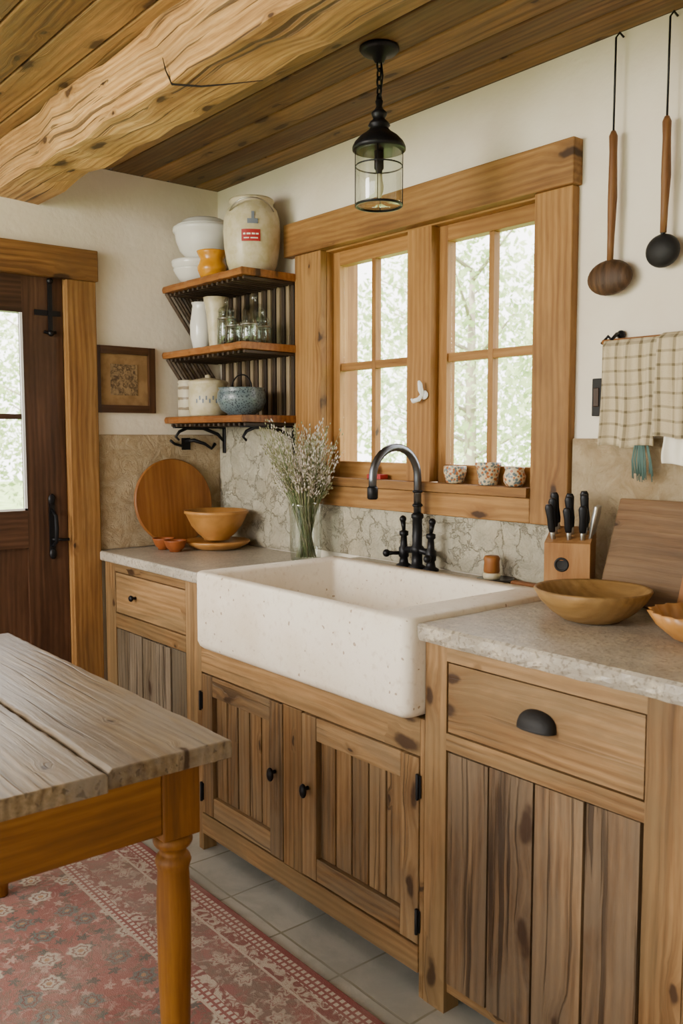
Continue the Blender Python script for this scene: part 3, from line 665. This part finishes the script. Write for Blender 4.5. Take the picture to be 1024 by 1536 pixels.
def curved(b,c,r,a0,a1,z0,z1,mat,n=10):
    vs=[];fs=[]
    for i in range(n+1):
        a=a0+(a1-a0)*i/n
        for z in (z0,z1): vs.append((c[0]+r*math.cos(a),c[1]+r*math.sin(a),c[2]+z))
    for i in range(n): fs.append((2*i,2*i+2,2*i+3,2*i+1))
    b.add(vs,fs,mat,smooth=True)
am=math.atan2(-1.94,2.9)
for (a0,a1,z0,z1,mt,rad) in ((-.36,.28,.105,.148,'red',.1096),(-.30,-.22,.128,.134,'paper',.1103),(-.18,-.05,.128,.134,'paper',.1103),(-.01,.10,.128,.134,'paper',.1103),(.13,.22,.128,.134,'paper',.1103),(-.28,-.10,.114,.118,'paper',.1103),(-.05,.20,.114,.118,'paper',.1103),(-.16,.20,.168,.186,'bluegrey',.1096),(-.02,.08,.186,.212,'bluegrey',.1086)):
    curved(b,c,rad,am+a0,am+a1,z0,z1,mt)
pts=[]
for i in range(11):
    a=am+.9-1.8*i/10; R_=.104+.018*math.sin(pi*i/10); pts.append((c[0]+R_*math.cos(a),c[1]+R_*math.sin(a),c[2]+.222+.035*math.sin(pi*i/10)))
b.tube(pts,.0028,'silver',6)
b.done('stoneware_crock')
T=SH[1]+.001
b=MB(); b.lathe([(.028,0),(.036,.01),(.046,.06),(.047,.10),(.040,.15),(.036,.175),(.041,.188),(.038,.188),(.034,.17),(.036,.12),(.001,.10)],'white',c=(.175,-.19,T)); b.done('white_vase')
b=MB(); c=(.285,-.19,T); b.lathe([(.026,0),(.028,.01),(.036,.12),(.044,.165),(.05,.195),(.047,.195),(.04,.16),(.001,.14)],'cream',c=c); b.done('tall_pitcher')
def jar(c,r,h,name,lid=False):
    b=MB(); b.lathe([(r*.9,0),(r,.006),(r,h*.75),(r*.85,h*.88),(r*.85,h),(r*.80,h),(r*.8,h*.88),(r*.95,h*.74),(r*.95,.01),(.001,.008)],'glass',c=c,cap0=True,cap1=False)
    if lid: b.lathe([(r*.9,h),(r*.92,h+.004),(r*.7,h+.016),(r*.2,h+.022),(r*.15,h+.035),(r*.25,h+.045),(.001,h+.05)],'glass',c=c)
    b.tube([(c[0]+r*.95*math.cos(a*2*pi/20),c[1]+r*.95*math.sin(a*2*pi/20),c[2]+h*.8) for a in range(20)],.0022,'silver',6,closed=True)
    return b.done(name)
jar((.375,-.20,T),.036,.13,'glass_jar',True); jar((.455,-.215,T),.034,.085,'glass_jar'); jar((.535,-.20,T),.034,.085,'glass_jar'); jar((.50,-.12,T),.034,.085,'glass_jar',True)
b=MB(); c=(.40,-.09,T); b.lathe([(.04,0),(.045,.01),(.045,.14),(.03,.165),(.014,.175),(.012,.19),(.018,.20),(.001,.20)],'glass',c=c); b.done('glass_bottle')
T=SH[2]+.001
b=MB(); b.lathe([(.042,0),(.046,.005),(.046,.125),(.042,.133),(.046,.139),(.046,.145),(.04,.149),(.001,.151)],'stripe',c=(.085,-.2,T)); b.done('banded_canister')
b=MB(); c=(.235,-.2,T); b.lathe([(.066,0),(.075,.006),(.078,.06),(.075,.12),(.080,.126),(.080,.134),(.072,.14),(.03,.15),(.012,.152),(.012,.162),(.001,.164)],'cream',c=c)
for k in range(7): curved(b,c,.0788,am-.6+k*.17,am-.52+k*.17,.05+.012*(k%2),.066+.012*(k%2),'bluegrey')
b.done('lidded_crock')
b=MB(); c=(.445,-.18,T); b.lathe([(.05,0),(.055,.006),(.078,.02),(.094,.055),(.091,.085),(.084,.098),(.090,.104),(.084,.104),(.07,.09),(.078,.06),(.001,.02)],'bluebowl',c=c)
b.tube([(c[0]+.07*math.cos(a),c[1],c[2]+.10+.055*math.sin(a)) for a in [pi*i/10 for i in range(11)]],.003,'iron',6)
b.done('patterned_bowl')

# ------------------------------------------------------------------ picture, hook
b=MB(); y0,y1,z0,z1=-.585,-.318,1.435,1.697; w=.03
b.box(.001,.022,y0,y0+w,z0,z1,'frame',g='z'); b.box(.001,.022,y1-w,y1,z0,z1,'frame',g='z'); b.box(.001,.022,y0+w,y1-w,z0,z0+w,'frame',g='y'); b.box(.001,.022,y0+w,y1-w,z1-w,z1,'frame',g='y')
b.box(.001,.010,y0+w,y1-w,z0+w,z1-w,'mat'); b.box(.010,.012,y0+.075,y1-.075,z0+.07,z1-.07,'sketch')
b.done('picture_frame',.003)
b=MB(); b.box(.0155,.02,-.20,-.16,1.285,1.335,'iron'); b.tube([(.02,-.185,1.32),(.05,-.16,1.325),(.07,-.12,1.31),(.075,-.09,1.29),(.07,-.07,1.31)],[.006,.008,.007,.006,.008],'iron'); b.tube([(.021,-.20,1.30),(.03,-.24,1.31),(.03,-.26,1.325)],.006,'iron'); b.done('iron_hook')

# ------------------------------------------------------------------ left counter things
Z=.891
b=MB(); R_=.178; Mx=Matrix.Translation((.056,-.262,Z+R_*.985+.006))@Matrix.Rotation(math.radians(-8),4,'Y')@Matrix.Rotation(pi/2,4,'Y')
b.lathe([(R_-.004,-.009),(R_,-.004),(R_,.004),(R_-.004,.009)],'board',M4=Mx,n=64,g='x',smooth=False)
b.done('round_cutting_board')
b=MB(); c=(.250,-.175,Z); b.lathe([(.085,0),(.095,.004),(.125,.020),(.132,.030),(.128,.034),(.10,.028),(.001,.026)],'terra',c=c,n=48); b.done('ochre_plate')
b=MB(); c=(.247,-.175,Z+.035); b.lathe([(.052,0),(.054,.008),(.072,.022),(.10,.055),(.118,.092),(.124,.104),(.130,.108),(.130,.118),(.122,.120),(.10,.08),(.06,.03),(.001,.02)],'terra',c=c,n=48); b.done('ochre_bowl')
for i,(cx,cy,r) in enumerate(((.145,-.36,.045),(.24,-.36,.046))):
    b=MB(); b.lathe(bowl_prof(r,.045,foot=.5),'orange',c=(cx,cy,Z)); b.done('terracotta_bowl')
# dried grasses in a glass vase
b=MB(); c=(.775,-.125,Z)
b.lathe([(.045,0),(.054,.004),(.058,.06),(.058,.16),(.062,.20),(.065,.215),(.0635,.215)],'glass',c=c,cap0=False,cap1=False,n=32)
b.lathe([(.0,.002),(.05,.003),(.052,.008),(.001,.008)],'glass',c=c,n=32)
rnd=random.Random(11)
for i in range(230):
    a=rnd.uniform(0,2*pi); q=rnd.random()**.6; rb=.04*rnd.random()
    p0=Vector((c[0]+rb*math.cos(a+2),c[1]+rb*math.sin(a+2),Z+.015)); pm=Vector((c[0]+.05*q*math.cos(a),c[1]+.05*q*math.sin(a),Z+.2))
    h=rnd.uniform(.27,.50); sp=.15*q*(h/.4)
    y_=min(c[1]+sp*math.sin(a),-.065)
    p1=Vector((c[0]+sp*math.cos(a),y_,Z+h)); mid=(pm+p1)/2+Vector((0,0,.015))
    b.tube([p0,pm,mid,p1],[.0013,.0012,.0010,.0007],'green' if rnd.random()<.6 else 'bud2',4)
    bm_='bud' if rnd.random()<.65 else 'bud2'
    ax=(p1-mid).normalized()
    for k in range(18):
        t=rnd.uniform(.4,1.05); rad=.010*(1.1-abs(t-.75)); p=pm.lerp(p1,t)+Vector([rnd.uniform(-rad,rad) for _ in range(3)]); p.y=min(p.y,-.06)
        s_=rnd.uniform(.0018,.0034); b.tube([p-ax*s_*2.0,p,p+ax*s_*2.0],[.0003,s_,.0003],bm_,4)
b.done('flower_vase',recalc=False)

# ------------------------------------------------------------------ right counter things
Z=.916
b=MB(); c=(2.135,-.325,Z); b.lathe([(.055,0),(.065,.003),(.095,.022),(.12,.048),(.134,.072),(.131,.076),(.125,.072),(.11,.05),(.08,.026),(.001,.016)],'bowlwood',c=c,n=56,g='x')
b.done('wooden_bowl')
b=MB(); c=(2.41,-.33,Z); n=60; loops=[]
for r,z,am_ in ((.05,0,0),(.06,.004,0),(.09,.03,.003),(.108,.06,.005),(.104,.061,.005),(.085,.032,.003),(.04,.012,0),(.001,.011,0)):
    loops.append([(c[0]+(r+am_*math.cos(20*2*pi*j/n))*math.cos(2*pi*j/n),c[1]+(r+am_*math.cos(20*2*pi*j/n))*math.sin(2*pi*j/n),c[2]+z) for j in range(n)])
b.loft(loops,'terra'); b.done('fluted_bowl')
b=MB(); Mk=Matrix.Translation((1.925,-.125,Z))@Matrix.Rotation(math.radians(28),4,'Z')@Matrix.Scale(1.12,4)
def kp(pts,x0,x1,mat):
    n=len(pts); vs=[(x0,y,z) for y,z in pts]+[(x1,y,z) for y,z in pts]
    b.add(vs,[tuple(range(n)),tuple(range(n,2*n))[::-1]]+[(i,(i+1)%n,n+(i+1)%n,n+i) for i in range(n)],mat,M4=Mk,g='z')
kp([(-.05,0),(.05,0),(.05,.165),(-.055,.135)],-.052,.052,'block')
b.lathe([(.017,0),(.017,.003),(.013,.004),(.012,.002),(.001,.002)],'ironmat',M4=Mk@Matrix.Translation((-.012,-.0515,.085))@Matrix.Rotation(pi/2,4,'X'),n=24)
rnd=random.Random(3)
for row,(yy,zz) in enumerate(((-.03,.14),(.0,.15),(.03,.157))):
    for k in range(3):
        x=-.034+k*.034+rnd.uniform(-.003,.003); lean=Vector((-.12+.05*k+rnd.uniform(-.05,.05),-.18,1)).normalized(); p=Vector((x,yy,zz)); L=rnd.uniform(.075,.10)
        b.tube([p,p+lean*.018],.006,'silver',8,M4=Mk)
        b.tube([p+lean*.018,p+lean*.03,p+lean*L*.6,p+lean*(L-.008),p+lean*L],[.0075,.0095,.0085,.0105,.007],'iron',8,M4=Mk,flat=.65)
for k in range(3):
    p=Vector((.046,-.02+.025*k,.14)); lean=Vector((.18,-.02,1)).normalized(); b.tube([p,p+lean*.05,p+lean*.08],[.004,.007,.006],'silver',8,M4=Mk)
b.done('knife_block',.003)
b=MB(); Mb=Matrix.Translation((2.160,-.130,Z+.005))@Matrix.Rotation(math.radians(-20),4,'X')
b.box(-.135,.17,-.022,0,0,.272,'boarddk',g='x',M4=Mb,rn=.7); b.done('cutting_board',.006)
b=MB(); Mb=Matrix.Translation((2.40,-.185,Z+.005))@Matrix.Rotation(math.radians(-20),4,'X')
b.box(-.13,.12,-.02,0,0,.21,'board',g='z',M4=Mb)
for k in range(5): b.box(-.115,-.02,-.0215,-.02,.03+.036*k,.045+.036*k,'dark',M4=Mb)
b.done('slotted_board',.004)
b=MB(); c=(1.625,-.072,Z); b.lathe([(.03,0),(.045,.003),(.055,.010),(.052,.011),(.03,.006),(.001,.006)],'steel',c=c); b.done('soap_dish')
b=MB(); c=(1.61,-.072,Z+.0068); b.lathe([(.024,0),(.026,.01),(.024,.018)],'cream',c=c); b.lathe([(.022,.018),(.024,.024),(.022,.05),(.024,.062),(.02,.068),(.001,.068)],'board',c=c); b.done('pot_brush')
b=MB(); b.box(1.69,1.83,-.085,-.06,Z,Z+.012,'board',g='x'); b.done('wooden_spatula',.004)
b=MB(); b.lathe([(.022,0),(.028,.004),(.036,.035),(.036,.052),(.033,.054),(.030,.05),(.031,.035),(.001,.03)],'pot',c=(1.40,-.010,WZ0+.029)); b.done('painted_pot')
b=MB(); b.lathe([(.026,0),(.028,.004),(.036,.055),(.040,.058),(.040,.068),(.034,.068),(.030,.05),(.001,.045)],'pot',c=(1.535,-.008,WZ0+.029)); b.done('painted_pot')
b=MB(); b.lathe([(.022,0),(.031,.012),(.033,.03),(.027,.048),(.030,.056),(.026,.056),(.024,.045),(.001,.04)],'pot',c=(1.637,-.008,WZ0+.029)); b.done('small_jar')
b=MB(); b.box(.99,1.06,-.02,.015,WZ0+.029,WZ0+.045,'red'); b.lathe([(.012,.045),(.014,.06),(.008,.075),(.001,.08)],'orange',c=(1.0,0,WZ0)); b.done('sill_trinket',.003)

# ------------------------------------------------------------------ ladles
def hang(name,x,ztop,hz1,hz0,disk,rx,rz,mat):
    b=MB(); y=-.035
    b.tube([(x,-.002,ztop),(x,-.02,ztop+.006),(x,y,ztop-.01),(x-.001,y,hz1)],.0028,'iron',6)
    b.tube([(x-.001,y,hz1+.012),(x-.001,y,hz1),(x,y,hz1-.04),(x+.001,y,(hz1+hz0)/2),(x-.001,y,hz0+.05),(x-.002,y,hz0-.01)],[.006,.011,.010,.012,.009,.008],'handle',10)
    b.tube([(x-.002,y,hz0),(x-.004,y,disk+rz*.8)],.006,'iron' if mat!='ladle' else 'handle',8)
    b.ball((x-.004,-.032,disk),1,mat,28,sc=(rx,.026,rz))
    return b.done(name)
hang('hanging_ladle',1.965,2.36,2.108,1.80,1.752,.066,.046,'ladle')
hang('hanging_skimmer',2.115,2.36,2.105,1.85,1.797,.045,.041,'ironmat')
b=MB(); b.tube([(1.955,-.045,1.585),(2.75,-.045,1.585)],.007,'board',10); b.tube([(1.95,-.045,1.582),(1.97,-.045,1.60),(1.985,-.045,1.585)],.004,'iron',6)
for x in (1.985,2.7): b.tube([(x,-.001,1.605),(x,-.03,1.605),(x,-.05,1.59),(x,-.05,1.56),(x,-.035,1.553)],.005,'iron',8); b.ball((x,-.01,1.605),.012,'iron')
b.done('towel_rod')
def towel(x0,x1,z0,z1,mat='towel',ph=0,yo=0):
    nx,nz=36,24; vs=[];fs=[];gc=[]
    for side in (0,1):
        for j in range(nz+1):
            for i in range(nx+1):
                u=i/nx;w=j/nz; x=x0+(x1-x0)*u+.004*math.sin(w*5+ph)*(w); z=z1+(z0-z1)*w+.004*math.sin(u*9+ph)*w
                f=.010*math.sin(u*15+ph+.6*w)*(.35+.65*w)+.004*math.sin(u*31+2*ph)
                y=-.064-yo-f if side==0 else -.060-yo-f
                if w<.001: y=-.056; z=z1+.004
                vs.append((x,y,z)); gc.append(((x1-x0)*u+.003*math.sin(w*6),(z1-z0)*w,0))
    N=(nx+1)*(nz+1)
    for j in range(nz):
        for i in range(nx):
            a=j*(nx+1)+i; fs.append((a,a+1,a+nx+2,a+nx+1)); fs.append((N+a,N+a+nx+1,N+a+nx+2,N+a+1))
    for j in range(nz):
        for i in (0,nx):
            a=j*(nx+1)+i; fs.append((a,a+nx+1,N+a+nx+1,N+a))
    for i in range(nx):
        for j in (0,nz):
            a=j*(nx+1)+i; fs.append((a,a+1,N+a+1,N+a))
    b=MB(); b.add(vs,fs,mat,gc=gc,smooth=True); return b
towel(1.966,2.122,1.315,1.583).done('dish_towel')
towel(2.134,2.31,1.338,1.590,ph=1.3,yo=.016).done('dish_towel')
towel(2.138,2.31,1.27,1.350,mat='paper',ph=1.3,yo=-.022).done('hand_cloth')
b=MB(); rnd=random.Random(2)
for k in range(34):
    x=2.085+rnd.uniform(-.028,.028); b.tube([(2.085+(x-2.085)*.7,-.062,1.318),(x,-.060,1.28),(x+rnd.uniform(-.004,.004),-.055,1.225+rnd.uniform(0,.03))],.0014,'teal',4)
b.done('thread_tassel')
b=MB(); b.box(1.905,1.935,-.018,-.001,1.395,1.495,'ironmat'); b.box(1.912,1.928,-.022,-.018,1.42,1.47,'frame'); b.done('light_switch',.003)

# ------------------------------------------------------------------ outdoors
b=MB(); b.box(-30,20,.2,40,-.35,-.3,'grass'); b.box(-30,-.2,-12,.2,-.35,-.3,'grass'); b.box(-.2,20,-16,-4.8,-.35,-.3,'grass'); b.done('lawn')
def tree(name,cx,cy,r,h,n,seed):
    rnd=random.Random(seed); b=MB()
    b.lathe([(.11,-.298),(.09,.0),(.07,h*.4),(.03,h*.8)],'bark',c=(cx,cy,0),n=8)
    for k in range(10):
        a=rnd.uniform(0,6.28); z=rnd.uniform(.2,.8)*h; b.tube([(cx,cy,z),(cx+r*.6*math.cos(a),cy+r*.6*math.sin(a),z+.5)],[.03,.008],'bark',5)
    vs=[];fs=[]
    for k in range(n):
        while True:
            p=Vector([rnd.uniform(-1,1) for _ in range(3)])
            if p.length<1: break
        P_=Vector((cx+p.x*r,cy+p.y*r,h*.5+p.z*h*.47)); s_=rnd.uniform(.03,.07)
        u=Vector([rnd.uniform(-1,1) for _ in range(3)]).normalized(); w=u.cross(Vector([rnd.uniform(-1,1) for _ in range(3)])).normalized()
        o=len(vs); vs+=[P_-u*s_,P_+w*s_*.5,P_+u*s_,P_-w*s_*.5]; fs.append((o,o+1,o+2,o+3))
    b.add(vs,fs,'leaf'); return b.done(name,recalc=False)
i=0
for cx,cy,r,h in ((-1.5,5.6,1.4,3.4),(-4.2,6.2,1.6,4.2),(-6.6,8.2,1.8,4.6),(-.2,7.5,1.5,4.2),(-4.0,10.0,2.2,5.5),(-9.8,3.4,1.7,3.6),(-9.2,.8,1.4,2.6),(-11.5,1.5,2.2,4.4),(-10,-2.0,1.9,3.8),(1.6,8.0,1.8,4.5),(-10.5,7,2.5,5)):
    i+=1; tree('garden_tree',cx,cy,r,h,4200,i)

# ------------------------------------------------------------------ light
w=bpy.data.worlds.new('sky'); bpy.context.scene.world=w; w.use_nodes=True; nt=w.node_tree; nt.nodes.clear()
o=nt.nodes.new('ShaderNodeOutputWorld'); bg=nt.nodes.new('ShaderNodeBackground'); bg.inputs[0].default_value=(1.0,.975,.935,1); bg.inputs[1].default_value=8.0
nt.links.new(bg.outputs[0],o.inputs[0])
sd=bpy.data.lights.new('sun','SUN'); sd.energy=20; sd.angle=math.radians(6); sd.color=(1,.95,.88); so=bpy.data.objects.new('sun',sd); bpy.context.scene.collection.objects.link(so)
so.rotation_euler=Vector((-.45,.75,-1.0)).to_track_quat('-Z','Y').to_euler()
def area(name,loc,tgt,size,power,col):
    d=bpy.data.lights.new(name,'AREA'); d.shape='RECTANGLE'; d.size=size[0]; d.size_y=size[1]; d.energy=power; d.color=col
    o=bpy.data.objects.new(name,d); bpy.context.scene.collection.objects.link(o); o.location=loc; o.rotation_euler=(Vector(tgt)-Vector(loc)).to_track_quat('-Z','Y').to_euler()
area('added_key_light',(.9,-3.7,1.9),(1.7,-.2,1.0),(1.2,1.0),100,(1,.94,.85))  # added area lamp without a fixture, key light from the front left

# ------------------------------------------------------------------ camera
cd=bpy.data.cameras.new('camera'); cam=bpy.data.objects.new('camera',cd); bpy.context.scene.collection.objects.link(cam)
cd.sensor_fit='VERTICAL'; cd.sensor_height=36; cd.lens=1345/1536*36; cd.clip_start=.05
cd.dof.use_dof=True; cd.dof.focus_distance=2.8; cd.dof.aperture_fstop=5.6
th=math.atan(113/1345); ya=math.radians(39.5)
cam.location=(3.35,-2.08,1.34); d=Vector((-math.cos(ya)*math.cos(th),math.sin(ya)*math.cos(th),-math.sin(th)))
cam.rotation_euler=d.to_track_quat('-Z','Y').to_euler()
bpy.context.scene.camera=cam
